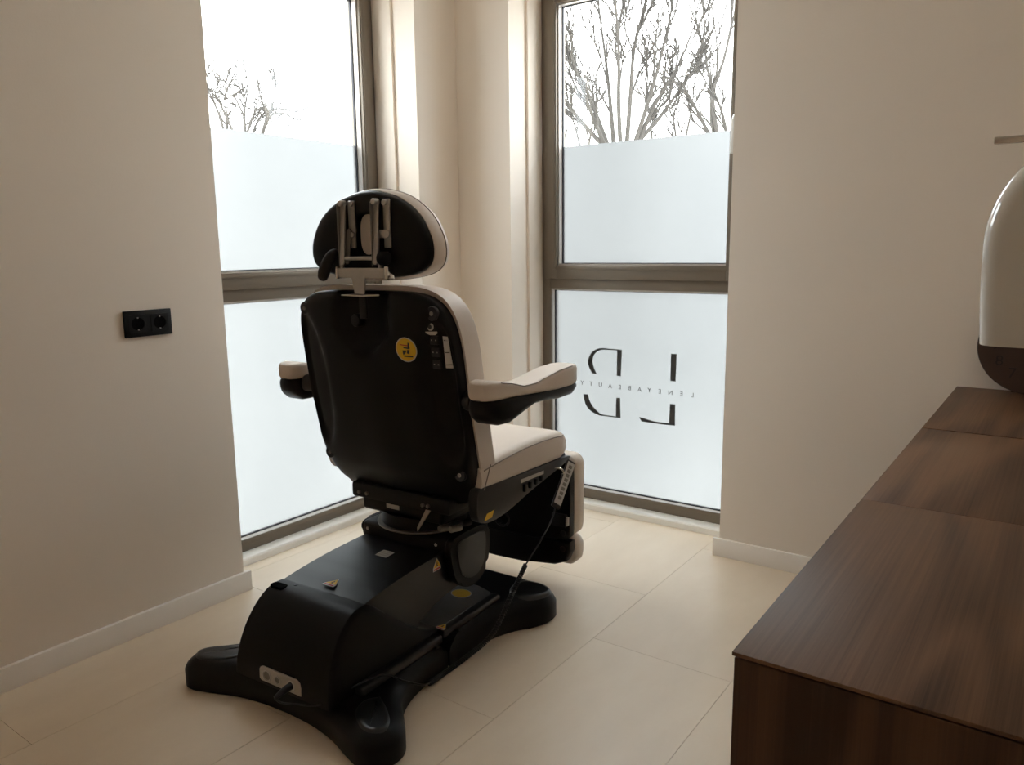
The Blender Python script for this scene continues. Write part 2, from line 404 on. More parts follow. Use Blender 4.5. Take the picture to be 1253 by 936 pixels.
def text_mesh(name, body, size, m, parent, M_, depth=0.0004, font_w=1.0):
    cu = bpy.data.curves.new(name, 'FONT'); cu.body = body; cu.size = size; cu.extrude = depth
    cu.align_x = 'CENTER'; cu.align_y = 'CENTER'; cu.resolution_u = 3
    t = bpy.data.objects.new('tmp_text', cu); C.objects.link(t)
    bpy.context.view_layer.update()
    dg = bpy.context.evaluated_depsgraph_get()
    me = bpy.data.meshes.new_from_object(t.evaluated_get(dg))
    bpy.data.objects.remove(t)
    me.transform(M_)
    me.name = name
    me.materials.clear()
    return link(name, me, m, parent, None)
letters = 'LENEYABEAUTY'
lx = [(1086, 543), (987, 530), (887, 521), (791, 510), (697, 499), (609, 492), (520, 480), (431, 471), (343, 462), (256, 450), (172, 441), (92, 431)]
for ch, (px, py) in zip(letters, lx):
    p = on_y(ox_+px/s_, oy_+py/s_, GY)
    # faces outwards: text x runs towards room -x
    Mt = Matrix.Translation((p.x-WX0, 0.0376, p.z)) @ Matrix.Rotation(math.pi, 4, 'Z') @ Matrix.Rotation(math.pi/2, 4, 'X')
    text_mesh('letter', ch, 0.029, LETTER, win_r, Mt)

# ------------------------------------------------------------------ outside: ground and bare trees
S(box('ground_outside', (-90, 60, -40, 120, -4.2, -4.0), GROUND))
def tree(label, stems, seed, r0, gbase, lv=4, spread=(0.3, 0.7), group='bare trees outside the windows', droop=0.0, minr=0.010):
    """stems: list of polylines (3-D); each grows side branches"""
    rnd = random.Random(seed)
    bm = bmesh.new()
    def grow(p, d, ln, r, lvl):
        n = 4
        pts = [p]; q = p.copy(); dd = d.copy()
        for i in range(n):
            dd = (dd + Vector((rnd.gauss(0, .13), rnd.gauss(0, .13), rnd.gauss(0.05-droop*(lvl < 2), .10)))).normalized()
            q = q + dd*(ln/n); pts.append(q.copy())
        rs = [max(minr, r*(1-0.75*i/n)) for i in range(n+1)]
        tube_bm(pts, rs, 4 if lvl < 3 else 5, bm, False)
        if lvl > 0: kids(pts, rs, ln, lvl)
    def kids(pts, rs, ln, lvl):
        k = rnd.randint(5, 7) if lvl > 1 else rnd.randint(3, 5)
        for j in range(k):
            t = 0.18 + 0.82*(j+rnd.random())/k
            f = min(t, .999)*(len(pts)-1); i = int(f); f -= i
            p = pts[i].lerp(pts[i+1], f); d0 = (pts[i+1]-pts[i]).normalized()
            side = d0.orthogonal().normalized(); side.rotate(Matrix.Rotation(rnd.uniform(0, 6.283), 3, d0))
            ang = rnd.uniform(*spread)
            d = (d0*math.cos(ang)+side*math.sin(ang)); d.z += 0.12; d.normalize()
            grow(p, d, ln*rnd.uniform(.38, .72), rs[i]*0.6, lvl-1)
    for st in stems:
        P = [Vector(p) for p in spline(st, False, 3)]
        ln = sum((P[i+1]-P[i]).length for i in range(len(P)-1))
        rs = [r0*(1-0.82*i/(len(P)-1)) for i in range(len(P))]
        tube_bm(P, rs, 6, bm, False)
        kids(P, rs, ln*0.55, lv-1)
    g = Vector(gbase); b = sum((Vector(s[0]) for s in stems), Vector())/len(stems)
    root = empty('bare_tree', g); tag(root, label, 'tree', group)
    bm.transform(Matrix.Translation(-g))
    from_bm('branches', bm, BARK, root, None)
    tb = tube_bm([(0, 0, 0), ((b-g)*0.5), (b-g)], [r0*6, r0*5, r0*4], 10)
    for st in stems: tube_bm([(b-g)*0.9, Vector(st[0])-g], [r0*1.5, r0], 6, tb)
    from_bm('trunk', tb, BARK, root, 60)
    return root
def at(u, v, dist):
    d = ray(u, v); return CAM + d*(dist/math.hypot(d.x, d.y))
def stems_px(lst, dist, seed, spread=1.2):
    rnd = random.Random(seed); out_ = []
    for pl in lst:
        k = rnd.uniform(-spread, spread); n = len(pl)
        out_.append([at(u, v, dist + k*i/(n-1)) for i, (u, v) in enumerate(pl)])
    return out_
def gnd(u, dist): p = at(u, 300, dist); return (p.x, p.y, -4.0)
D1 = 15.0
tree('many stemmed bare tree fanning out beyond the window with lettering', stems_px([
    [(745, 190), (728, 150), (708, 95), (690, 40)],
    [(748, 190), (722, 120), (700, 75), (685, 55)],
    [(752, 190), (748, 140), (742, 80), (733, 10), (730, -40)],
    [(760, 190), (757, 130), (757, 60), (752, -10), (750, -50)],
    [(766, 190), (772, 110), (776, 60), (790, 0), (800, -50)],
    [(772, 190), (790, 135), (806, 80), (820, 20), (832, -40)],
    [(775, 190), (800, 130), (830, 80), (852, 25)],
    [(770, 185), (806, 145), (835, 105), (858, 75)],
    [(745, 185), (712, 150), (690, 120), (672, 100)]], D1, 1), 11, 0.048, gnd(760, D1), 4, spread=(0.2, 0.55), minr=0.0095)
D2 = 23.0
tree('slender forked bare tree beside the window handle', stems_px([
    [(880, 185), (871, 150), (870, 110), (862, 60), (858, 15)],
    [(882, 185), (872, 120), (885, 75), (898, 20), (905, -30)],
    [(893, 185), (884, 140), (875, 115)],
    [(878, 185), (850, 130), (836, 105)]], D2, 2), 5, 0.07, gnd(880, D2), 3, spread=(0.25, 0.6), minr=0.019)
D3 = 26.0
tree('distant bare tree low behind the many stemmed one', stems_px([
    [(830, 200), (825, 150), (818, 110)], [(832, 200), (845, 140), (850, 105)], [(800, 200), (796, 150), (790, 120)]], D3, 3), 6, 0.05, gnd(825, D3), 3, minr=0.020)
tree('distant bare tree low on the far side of the many stemmed one', stems_px([
    [(715, 200), (705, 160), (696, 130)], [(717, 200), (725, 150), (730, 120)], [(690, 200), (690, 160), (686, 140)]], D3+1, 4), 8, 0.05, gnd(712, D3+1), 3, minr=0.020)
D4 = 13.0
tree('round topped bare tree seen through the window beside the socket', stems_px([
    [(278, 175), (268, 140), (258, 118), (252, 105)],
    [(279, 175), (277, 140), (276, 115), (277, 100)],
    [(299, 175), (299, 145), (288, 120), (281, 102)],
    [(300, 172), (299, 140), (302, 118), (303, 104)],
    [(300, 170), (312, 137), (323, 131)],
    [(317, 175), (326, 145), (336, 122), (338, 98)],
    [(320, 165), (332, 141), (348, 139), (360, 145)],
    [(327, 142), (320, 122), (315, 106)],
    [(308, 172), (314, 150), (322, 138)],
    [(290, 172), (270, 128), (262, 112)]], D4, 5, 0.7), 9, 0.024, gnd(300, D4), 3, spread=(0.35, 0.95), droop=0.06, minr=0.0085)

# ------------------------------------------------------------------ cabinets
CH, CX0, CX1 = 0.753, -0.281, 0.395
ys = [0.811, 1.471, 2.149, 2.846]
names = ['dark walnut cabinet at the end away from the wall, bare top', 'dark walnut cabinet between the two others, bare top', 'dark walnut cabinet against the wall, with the round clock on it']
for i in range(3):
    y0, y1 = ys[i]+0.0008, ys[i+1]-0.0008-(0.006 if i == 1 else 0)
    root = empty('cabinet', ((CX0+CX1)/2, (y0+y1)/2, 0))
    tag(root, names[i], 'cabinet', 'row of walnut cabinets')
    hx, hy = (CX1-CX0)/2, (y1-y0)/2
    box('top_panel', (-hx, hx, -hy, hy, CH-0.005, CH), WOODY, root, 0.0008)
    for sgn, nm in ((-1, 0), (1, 1)):
        a, b = (-hy, -hy+0.019) if sgn < 0 else (hy-0.019, hy)
        box('side_panel', (-hx+0.0025, hx, a+0.0015, b-0.0015, 0.0, CH-0.0075), WOODZ, root, 0.0008)
    box('back_panel', (hx-0.012, hx, -hy+0.0195, hy-0.0195, 0.06, CH-0.0075), WOODZ, root)
    box('bottom_panel', (-hx+0.024, hx-0.013, -hy+0.0195, hy-0.0195, 0.08, 0.098), WOODZ, root)
    box('plinth', (-hx+0.06, -hx+0.075, -hy+0.0195, hy-0.0195, 0.0, 0.079), WOODZ, root)
    for s in (0, 1):
        a = -hy+0.021 + s*(hy-0.019); b = a+hy-0.0235
        d = box('door', (-hx+0.003, -hx+0.022, a, b, 0.083, CH-0.012), WOODZ, root, 0.0008)
        ky = b-0.03 if s == 0 else a+0.03
        cyl('knob', (-hx-0.004, ky, 0.60), (-hx+0.003, ky, 0.60), 0.007, STEELD, d, 12)

# ------------------------------------------------------------------ round clock and white hood on the cabinets
ck = empty('clock', (-0.083, 2.80, CH)); tag(ck, 'round dark walnut clock with carved numerals standing on cabinet by wall', 'clock')
R_ = 0.1475
face = cyl('clock_face', (0, -0.012, R_), (0, 0.014, R_), R_, WOODD, ck, 64, 0.003)
box('foot', (-0.05, 0.05, 0.014, 0.042, 0.0, 0.03), WOODD, ck, 0.002)
for hnum in range(1, 13):
    a = math.radians(90-30*hnum)
    p = (0.098*math.cos(a), -0.0130, R_+0.098*math.sin(a))
    Mt = Matrix.Translation(p) @ Matrix.Rotation(math.pi/2, 4, 'X')
    text_mesh('numeral', str(hnum), 0.045, CARVE, face, Mt, 0.001)
for a, ln in ((math.radians(150), 0.055), (math.radians(35), 0.085)):
    tube('clock_hand', [(0, -0.015, R_), (ln*math.cos(a), -0.015, R_+ln*math.sin(a))], 0.002, CARVE, face, 6)

HY = 1.50
hd = empty('white_hood', (0.03, 1.70, CH)); tag(hd, 'glossy white round topped hood with a chrome bar, over the walnut cabinets', 'lamp')  # white object of unknown use; its unseen post and base are added
def arch(ins):
    """outline of the hood: straight foot, a slight belly and an elliptic top"""
    rx, ry, zc, zb = 0.132-ins, 0.166-ins, 1.205, 1.040
    lo = [(1-0.008*t*t/rx, zb+(zc-zb)*(1-t)) for t in (1.0, 0.75, 0.5, 0.25)]
    pts = [(-rx*k, z) for k, z in lo]
    pts += [(-rx*math.cos(t), zc+ry*math.sin(t)) for t in [math.pi*k/28 for k in range(29)]]
    return pts + [(rx*k, z) for k, z in reversed(lo)]
prof = [(0.0, 0.030), (0.004, 0.018), (0.012, 0.008), (0.024, 0.002), (0.038, 0.0), (0.10, 0.0), (0.115, 0.004), (0.125, 0.012), (0.13, 0.026)]
rings = []
for dy, ins in prof:
    pts = arch(ins)
    rings.append([(x-0.03, HY+dy-1.70, z-CH) for x, z in pts])
from_bm('hood', loft(rings), GLOSSW, hd, 40)
tube('post', [(0.07, -0.045, 0.012), (0.07, -0.045, 0.645)], 0.011, CHROME, hd, 16)
cyl('base_disc', (0.07, -0.045, 0.0), (0.07, -0.045, 0.014), 0.075, GLOSSW, hd, 40, 0.003)
pl = on_y(1217, 168, 1.655)
box('chrome_bar', (pl.x-0.03, 0.075, -0.051, -0.039, pl.z-CH-0.0125, pl.z-CH), CHROME, hd, 0.002)

# ------------------------------------------------------------------ wall socket
so = empty('double_socket', (XL, 1.303, 0.9938)); tag(so, 'black double power socket on the beige wall', 'socket')
box('frame_plate', (0.0, 0.010, -0.0762, 0.0762, -0.0405, 0.0405), SOCK, so, 0.0015)
for sy in (-0.0355, 0.0355):
    # insert with round recess
    ring0 = [(0.0105, sy+x, z) for x, z in rrect(0, 0, 0.0275, 0.0275, 0.003, 7)]
    n = len(ring0)
    def circ(r, d): return [(d, sy+r*math.cos(2*math.pi*(k+.5)/n+math.radians(0)), r*math.sin(2*math.pi*(k+.5)/n)) for k in range(n)]
    bm = loft([[(0.0085, p[1], p[2]) for p in ring0], [(0.0118, p[1], p[2]) for p in ring0], circ(0.0205, 0.0118), circ(0.0195, 0.0040)], True, False)
    bm.faces.new(bm.verts[-n:]) if False else None
    ins = from_bm('socket_insert', bm, SOCK, so, 30)
    cyl('recess_shade', (0.0101, sy, 0), (0.0106, sy, 0), 0.0198, MATTE, ins, 28)  # blacker disc stands in for the shade down the recess
    for sz in (-1, 1):
        box('earth_clip', (0.0106, 0.0135, sy-0.0018, sy+0.0018, sz*0.0186-0.0018, sz*0.0186+0.0018), PALE, ins, 0.0006)

# ------------------------------------------------------------------ the treatment chair (local: x right, y forward, z up)
CHX, CHY, CHR = -1.615, 1.58, math.radians(3.0)
ch = empty('treatment_chair', (CHX, CHY, 0), CHR)
tag(ch, 'black and taupe electric treatment chair standing in the window corner', 'chair')
# base -------------------------------------------------------------
def mirror(half): return half + [(-x, y) for x, y in reversed(half) if abs(x) > 1e-6]
rear = [(0, -0.412), (0.10, -0.417), (0.19, -0.434), (0.27, -0.462), (0.325, -0.475), (0.365, -0.455), (0.385, -0.41), (0.372, -0.365), (0.325, -0.315), (0.275, -0.262), (0.245, -0.19), (0.232, -0.10), (0.226, -0.005)]
def ring_at(half, close_y, inset, z):
    """inset of an outline towards its inside (2-D normals)"""
    P = [Vector((p[0], p[1])) for p in half]; n = len(P); o = []
    for i in range(n):
        t = (P[(i+1) % n]-P[i-1]); nn = Vector((-t.y, t.x)).normalized()
        o.append((P[i].x+nn.x*inset, P[i].y+nn.y*inset, z))
    return o
def slab(name, outline, prof, m, parent, smooth=40):
    return from_bm(name, loft([ring_at(outline, 0, ins, z) for z, ins in prof]), m, parent, smooth)
def half_curve(half, n=5): return [(p.x, p.y) for p in spline(half, False, n)]
rh = half_curve(rear)
outl = rh + [(-x, y) for x, y in reversed(rh) if x > 1e-6]
base_prof = [(0.0, 0.006), (0.006, 0.0), (0.050, 0.0), (0.062, 0.006), (0.076, 0.022), (0.082, 0.034), (0.083, 0.046)]
slab('base_rear', outl, base_prof, BLACK, ch)
front = [(0.229, 0.002), (0.234, 0.12), (0.246, 0.21), (0.277, 0.285), (0.315, 0.335), (0.338, 0.39), (0.334, 0.445), (0.30, 0.485), (0.24, 0.503), (0.12, 0.508), (0, 0.51)]
fh = half_curve(front)
outl = fh + [(-x, y) for x, y in reversed(fh) if x > 1e-6]
bf = slab('base_front', outl, [(0.0, 0.006), (0.006, 0.0), (0.052, 0.0), (0.066, 0.008), (0.086, 0.030), (0.092, 0.042), (0.093, 0.054)], BLACK, ch)
# raised pads on the feet
for sx in (-1, 1):
    pts = [(sx*p[0], p[1]) for p in half_curve([(0.25, -0.315), (0.30, -0.345), (0.345, -0.385), (0.355, -0.42), (0.325, -0.445), (0.275, -0.43), (0.235, -0.395), (0.225, -0.35), (0.25, -0.315)], 4)][:-1]
    if sx > 0: pts = pts[::-1]
    slab('foot_pad', pts, [(0.070, -0.004), (0.085, 0.004), (0.088, 0.010), (0.0875, 0.018)], BLACKG, ch, 60)
    pts = [(sx*p[0], p[1]) for p in half_curve([(0.26, 0.33), (0.30, 0.36), (0.322, 0.40), (0.315, 0.44), (0.27, 0.462), (0.21, 0.455), (0.19, 0.41), (0.21, 0.35), (0.26, 0.33)], 4)][:-1]
    if sx < 0: pts = pts[::-1]
    slab('foot_pad', pts[::-1] if False else pts, [(0.085, -0.004), (0.0955, 0.003), (0.0975, 0.010), (0.097, 0.018)], BLACKG, ch, 60)
# grey platform between the rails
plat = [(-0.168, -0.06), (0.168, -0.06), (0.176, 0.10), (0.182, 0.27), (0.160, 0.315), (0.10, 0.335), (0, 0.34), (-0.10, 0.335), (-0.160, 0.315), (-0.182, 0.27), (-0.176, 0.10)]
from_bm('platform', prism(plat, 2, 0.090, 0.0965, 0.003, 2), GREYP, ch)
# side rails of the cover
for sx in (-1, 1):
    x0, x1 = (0.176, 0.212) if sx > 0 else (-0.212, -0.176)
    box('side_rail', (x0, x1, -0.34, -0.004, 0.075, 0.104), BLACKG, ch, 0.009, 3)
    box('front_rail', (x0-0.0*sx, x1, 0.0, 0.30, 0.085, 0.108), BLACKG, ch, 0.009, 3)
# rear cover: side profile (y,z), a little wider at the foot
prof = [(-0.426, 0.076), (-0.425, 0.11), (-0.417, 0.15), (-0.402, 0.19), (-0.382, 0.225), (-0.356, 0.256), (-0.325, 0.280), (-0.295, 0.290), (-0.262, 0.290)]
fro = [(-0.240, 0.279), (-0.205, 0.250), (-0.160, 0.213), (-0.11, 0.172), (-0.06, 0.137), (-0.02, 0.117), (0.02, 0.106), (0.03, 0.076)]
pc = [(p.x, p.y) for p in spline(prof, False, 3)] + [(p.x, p.y) for p in spline(fro, False, 3)]
bm = bmesh.new(); cols = []
prof_x = [(-1.0, 0.020), (-0.985, 0.008), (-0.95, 0.001), (-0.90, 0.0), (0.90, 0.0), (0.95, 0.001), (0.985, 0.008), (1.0, 0.020)]
ctr = Vector((-0.22, 0.11))
rings = []
for fx, ins in prof_x:
    ring = []
    for (y, z) in pc:
        d = (ctr-Vector((y, z))); d = d.normalized()*min(ins, d.length*.8)
        yy, zz = y+d.x, max(0.076, z+d.y)
        ring.append((fx*(0.186-0.018*(z-0.076)/0.2), yy, zz))
    rings.append(ring)
cover = from_bm('rear_cover', loft(rings), BLACK, ch, 40)
# slot's shade painted as a black patch, plus a screw, on the cover's corner
from_bm('grip_slot_shade', prism(rrect(-0.132, -0.300, 0.026, 0.013, 0.009), 2, 0.280, 0.2912, 0.0004, 1), MATTE, ch)
cyl('screw', (-0.092, -0.275, 0.284), (-0.092, -0.275, 0.292), 0.006, GASKET, ch, 12, 0.001)
# lift arm
top_ = spline([(-0.30, 0.283), (-0.20, 0.298), (-0.08, 0.309), (0.04, 0.314), (0.16, 0.315)], False, 5)
bot_ = spline([(0.30, 0.19), (0.22, 0.186), (0.12, 0.182), (0.02, 0.165), (-0.06, 0.132), (-0.10, 0.098), (-0.18, 0.10), (-0.30, 0.11)], False, 4)
pts = [(p.x, p.y) for p in top_] + [(0.25, 0.315)] + [(p.x, p.y) for p in bot_]
from_bm('lift_arm', prism(pts, 0, -0.155, 0.155, 0.007, 3), BLACKG, ch, 30)
# stickers
def sticker_tri(cx, cy, cz, size, nx, parent, axis='top', rot=0.0):
    """warning sticker: pale tab, yellow triangle, dark bolt"""
    def P(x, y, h):
        c, s = math.cos(rot), math.sin(rot); X, Y = x*c-y*s, x*s+y*c
        if axis == 'top': return (cx+X, cy+Y, cz+h+nx*(cy+Y-cy)*0)
        return (cx+h, cy+X, cz+Y)
    s = size
    a = fan('warning_sticker', [P(x, y, 0) for x, y in ((-s*.62, -s*.55), (s*.62, -s*.55), (s*.62, -s*.2), (0, s*.75), (-s*.62, -s*.2))], PALE, parent)
    fan('warning_triangle', [P(x, y, 0.0006) for x, y in ((-s*.55, -s*.2), (s*.55, -s*.2), (0, s*.66))], YELLOW, a)
    fan('warning_text', [P(x, y, 0.0006) for x, y in ((-s*.5, -s*.47), (s*.5, -s*.47), (s*.5, -s*.30), (-s*.5, -s*.30))], RED, a)
    fan('warning_mark', [P(x, y, 0.0010) for x, y in ((-s*.08, -s*.12), (s*.14, -s*.1), (s*.04, s*.12), (s*.12, s*.14), (-s*.02, s*.42), (-s*.1, s*.1))], INK, a)
    return a
sticker_tri(0.0, -0.225, 0.2985, 0.034, 0, ch, 'top', 0.0)
sticker_tri(0.1558, 0.045, 0.287, 0.030, 0, ch, 'side', 0.0)
sticker_tri(0.187, 0.022, 0.1095, 0.026, 0, ch, 'top', 0.0)
lab = fan('rating_label', [(0.008+x, -0.017+y, 0.3132+0.05*y) for x, y in ((-0.022, -0.020), (0.022, -0.020), (0.022, 0.020), (-0.022, 0.020))], PALE, ch)
for k in range(3):
    yy = -0.012+0.010*k
    fan('label_print', [(0.008+x, -0.017+y, 0.3138+0.05*y) for x, y in ((-0.017, yy), (0.015, yy), (0.015, yy+0.004), (-0.017, yy+0.004))], SILVER, lab)
yl = from_bm('round_sticker', prism([(0.085+0.036*math.cos(a), 0.255+0.030*math.sin(a)) for a in [2*math.pi*k/24 for k in range(24)]], 2, 0.0968, 0.0975), PALE, ch)
from_bm('sticker_field', prism([(0.085+0.033*math.cos(a), 0.255+0.027*math.sin(a)) for a in [2*math.pi*k/24 for k in range(24)]], 2, 0.0975, 0.0979), YELLOW, yl)
# power panel on the rear cover
def PP(x, z, d=0.0):        # point on the rear face
    return (x, -0.4265-d+0.03*(z-0.10)*1.2, z)
pp_o = [(-0.077, 0.092), (-0.077, 0.117), (-0.072, 0.124), (-0.064, 0.1265), (0.062, 0.1265), (0.075, 0.120), (0.080, 0.108), (0.080, 0.0865), (0.060, 0.0865), (-0.070, 0.0865)]
bm = loft([[PP(x, z, -0.004) for x, z in pp_o], [PP(x, z, 0.001) for x, z in pp_o]])
pp = from_bm('power_panel', bm, SILVER, ch, 30)
for x, r in ((-0.047, 0.0145), (-0.006, 0.0105), (0.045, 0.0125)):
    zz = 0.106
    tube('socket_ring', [PP(x+r*math.cos(a), zz+r*math.sin(a), 0.003) for a in [2*math.pi*k/24 for k in range(25)]], 0.0018, PALE, pp, 6)
    c0, c1 = PP(x, zz, 0.0012), PP(x, zz, 0.0022)
    cyl('socket_hole', c0, c1, r*0.8, STEELD if x < 0 else GASKET, pp, 20)
# carriage on top of the arm + side shields
box('carriage', (-0.170, 0.170, 0.075, 0.30, 0.275, 0.358), BLACK, ch, 0.014, 3)
for sx in (-1, 1):
    a0, a1 = (0.166, 0.190) if sx > 0 else (-0.182, -0.166)
    oc = [(0.070, 0.345), (0.075, 0.29), (0.088, 0.24), (0.112, 0.205), (0.150, 0.186), (0.188, 0.182), (0.226, 0.194), (0.256, 0.224), (0.270, 0.270), (0.273, 0.33), (0.255, 0.356), (0.17, 0.364), (0.09, 0.360)] if sx > 0 else [(0.085, 0.34), (0.09, 0.30), (0.12, 0.285), (0.20, 0.285), (0.25, 0.30), (0.26, 0.335), (0.24, 0.352), (0.17, 0.356), (0.10, 0.354)]
    oc2 = [(p.x, p.y) for p in spline(oc, True, 3)]
    sh = from_bm('side_shield', prism(oc2, 0, a0, a1, 0.010, 3), BLACK, ch)
    ic = [(p.x*0.72+0.175*0.28, (p.y-(0.275 if sx > 0 else 0.32))*0.74+(0.280 if sx > 0 else 0.32)) for p in [Vector(q) for q in oc2]]
    d0, d1 = (a1, a1+0.004) if sx > 0 else (a0-0.004, a0)
    from_bm('shield_inset', prism(ic, 0, d0, d1, 0.0025, 2), BLACKG, sh)
for p in ((-0.145, 0.0755, 0.335), (0.130, 0.0755, 0.335)):
    cyl('bolt', p, (p[0], p[1]-0.003, p[2]), 0.0055, STEEL, ch, 12, 0.001)
# turntable
cyl('turntable', (0, 0.185, 0.360), (0, 0.185, 0.405), 0.135, BLACK, ch, 48, 0.004)
cyl('turntable_ring', (0, 0.185, 0.3625), (0, 0.185, 0.3675), 0.150, STEELD, ch, 56, 0.001)
box('column_head', (-0.16, 0.16, 0.07, 0.36, 0.40, 0.455), BLACK, ch, 0.012, 3)
from_bm('gusset', prism([(0.075, 0.372), (0.135, 0.455), (0.115, 0.455), (0.075, 0.385)], 1, 0.056, 0.060), STEEL, ch)
fan('serial_label', [(-0.03+x, 0.0685, 0.428+z) for x, z in ((-0.026, -0.007), (0.026, -0.007), (0.026, 0.007), (-0.026, 0.007))], SILVER, ch)
# coupling bits beside the turntable
for k, (x, y, z) in enumerate(((0.165, 0.07, 0.400), (0.185, 0.10, 0.405), (0.205, 0.07, 0.405), (0.19, 0.14, 0.398))):
    cyl('cable_coupling', (x, y-0.02, z), (x+0.008, y+0.02, z-0.004), 0.010, GASKET if k % 2 else STEELD, ch, 12, 0.002)
# seat ---------------------------------------------------------------
def cushion(name, sec, m, parent, n=6, smooth=60):
    """sec: list of (y, cx, half_width, z0, z1, corner radius) sections along y"""
    rings = []
    for y, cx, hw, z0, z1, r in sec:
        pts = rrect(cx, (z0+z1)/2, hw, (z1-z0)/2, min(r, hw*.98, (z1-z0)/2*.98), n)
        rings.append([(x, y, z) for x, z in pts])
    return from_bm(name, loft(rings), m, parent, smooth)
sec = []
for t in [0, .03, .1, .25, .45, .65, .8, .9, .95, .98, 1.0]:
    y = 0.075+t*0.525
    e = max(0.0, (t-0.88)/0.12); rd = 1-math.sqrt(max(0, 1-e*e))
    z1 = 0.600+0.018*math.sin(math.pi*min(1, t*1.05)*0.9)-0.040*rd
    z0 = 0.520-0.012*t+0.030*rd
    sec.append((y, 0, 0.303-0.022*rd, z0, z1, 0.030))
seat = cushion('seat', sec, LEATHER, ch)
for sx in (-1, 1):
    pl_ = [(sx*0.3005, y-0.0, z1-0.016) for (y, cx, hw, z0, z1, r) in sec[1:8]]
    tube('seam', pl_ + [(sx*0.299, 0.562, 0.592)], 0.0018, SEAM, seat, 6)
    tube('seam', [(sx*0.304, 0.12, 0.598), (sx*0.3045, 0.10, 0.56), (sx*0.304, 0.085, 0.53)], 0.0016, SEAM, seat, 6)
# tray below the seat with side skirts
from_bm('seat_tray', prism([(0.15, 0.455), (0.30, 0.45), (0.50, 0.475), (0.605, 0.495), (0.600, 0.520), (0.15, 0.530)], 0, -0.285, 0.285, 0.006, 2), BLACK, ch)
for sx in (-1, 1):
    a0, a1 = (0.270, 0.300) if sx > 0 else (-0.300, -0.270)
    k0 = 0.0 if sx > 0 else 0.10
    sk = [(0.065+k0, 0.535), (0.055+k0, 0.50), (0.058+k0, 0.455), (0.085+k0, 0.430), (0.15+k0*.7, 0.424), (0.24, 0.434), (0.34, 0.455), (0.45, 0.473), (0.585, 0.497), (0.592, 0.512), (0.35, 0.523), (0.12+k0, 0.535)]
    s_o = from_bm('side_skirt', prism([(p.x, p.y) for p in spline(sk, True, 3)], 0, a0, a1, 0.007, 3), BLACKG, ch)
    if sx > 0:
        fan('switch_label', [(0.3012, y, z) for y, z in ((0.285, 0.497), (0.425, 0.492), (0.425, 0.503), (0.285, 0.509))], SILVER, s_o)
        for k in range(4):
            y = 0.298+0.033*k
            box('toggle', (0.298, 0.309, y, y+0.013, 0.466+0.003*k, 0.490), BLACK, s_o, 0.002)
        sticker_tri(0.3012, 0.11, 0.452, 0.018, 0, s_o, 'side', 0.0) if False else None
        b1 = fan('warning_sticker', [(0.3016, y, z) for y, z in ((0.085, 0.437), (0.125, 0.437), (0.138, 0.457), (0.100, 0.455))], YELLOW, s_o)
# backrest --------------------------------------------------------------
def sm(x, a, b):
    t = max(0.0, min(1.0, (x-a)/(b-a))); return t*t*(3-2*t)
def edge_b(z):
    tab = [(0.44, 0.118), (0.50, 0.092), (0.56, 0.066), (0.63, 0.045), (0.78, 0.012), (0.95, -0.014), (1.06, -0.034), (1.15, -0.048)]
    for (z0, b0), (z1, b1) in zip(tab, tab[1:]):
        if z <= z1: return b0+(b1-b0)*(z-z0)/(z1-z0)
    return tab[-1][1]
def sup(s, t, w, h, n):
    return w*s*max(0.0, 1-abs(t)**n)**(1/n), h*t
def back_part(name, w, h, zc, n, fr, ff, m, parent, NS=44, NT=64):
    """fr / ff: rear and front depth as function of (x, z, rho)"""
    bm = bmesh.new(); grids = []
    for fn in (fr, ff):
        g = []
        for j in range(NT+1):
            t = math.sin(math.pi/2*(-1+2*j/NT)); row = []
            for i in range(NS+1):
                s = math.sin(math.pi/2*(-1+2*i/NS))
                x, dz = sup(s, t, w, h, n)
                rho = min(1.0, (abs(x/w)**n+abs(dz/h)**n)**(1/n)) if 0 < i < NS and 0 < j < NT else 1.0
                row.append(bm.verts.new((x, fn(x, zc+dz, rho), zc+dz)))
            g.append(row)
        grids.append(g)
        for j in range(NT):
            for i in range(NS):
                bm.faces.new((g[j][i], g[j][i+1], g[j+1][i+1], g[j+1][i]))
    A, B = grids
    bd = [(0, i) for i in range(NS)]+[(j, NS) for j in range(NT)]+[(NT, i) for i in range(NS, 0, -1)]+[(j, 0) for j in range(NT, 0, -1)]
    for k in range(len(bd)):
        (j, i), (j2, i2) = bd[k], bd[(k+1) % len(bd)]
        bm.faces.new((A[j][i], A[j2][i2], B[j2][i2], B[j][i]))
    bmesh.ops.remove_doubles(bm, verts=bm.verts, dist=1e-6)
    return from_bm(name, bm, m, parent, 50)
SW, SH, SZ, SN = 0.293, 0.321, 0.777, 5.2
def rear_shape(x, z, rho):
    b = edge_b(z) - 0.040*(1-rho**4)**0.5
    # scooped pocket under the headrest stem
    wz = 0.070*sm(z, 0.90, 1.0)+0.015
    b += 0.040*(1-sm(abs(x+0.005), wz*0.72, wz*1.25))*sm(z, 0.905, 0.945)*sm(rho, 1.0, 0.97)
    # scalloped flanks and a soft middle ridge
    e = ((abs(x)-0.245)/0.066)**2+((z-0.82)/0.21)**2
    b += 0.020*(1-sm(e, 0.62, 1.12))*sm(rho, 1.0, 0.93)
    b -= 0.006*math.exp(-((x-0.0)/0.07)**2)*sm(z, 0.92, 0.8)
    return b
back = back_part('backrest_shell', SW, SH, SZ, SN, rear_shape, lambda x, z, r: edge_b(z)+0.030, BLACK, ch)
bc = back_part('backrest_cushion', 0.300, 0.329, 0.783, 5.0, lambda x, z, r: edge_b(z)+0.026+0.004*(1-r**4), lambda x, z, r: edge_b(z)+0.095+0.035*(1-r**6)**0.5, LEATHER, ch, 32, 44)
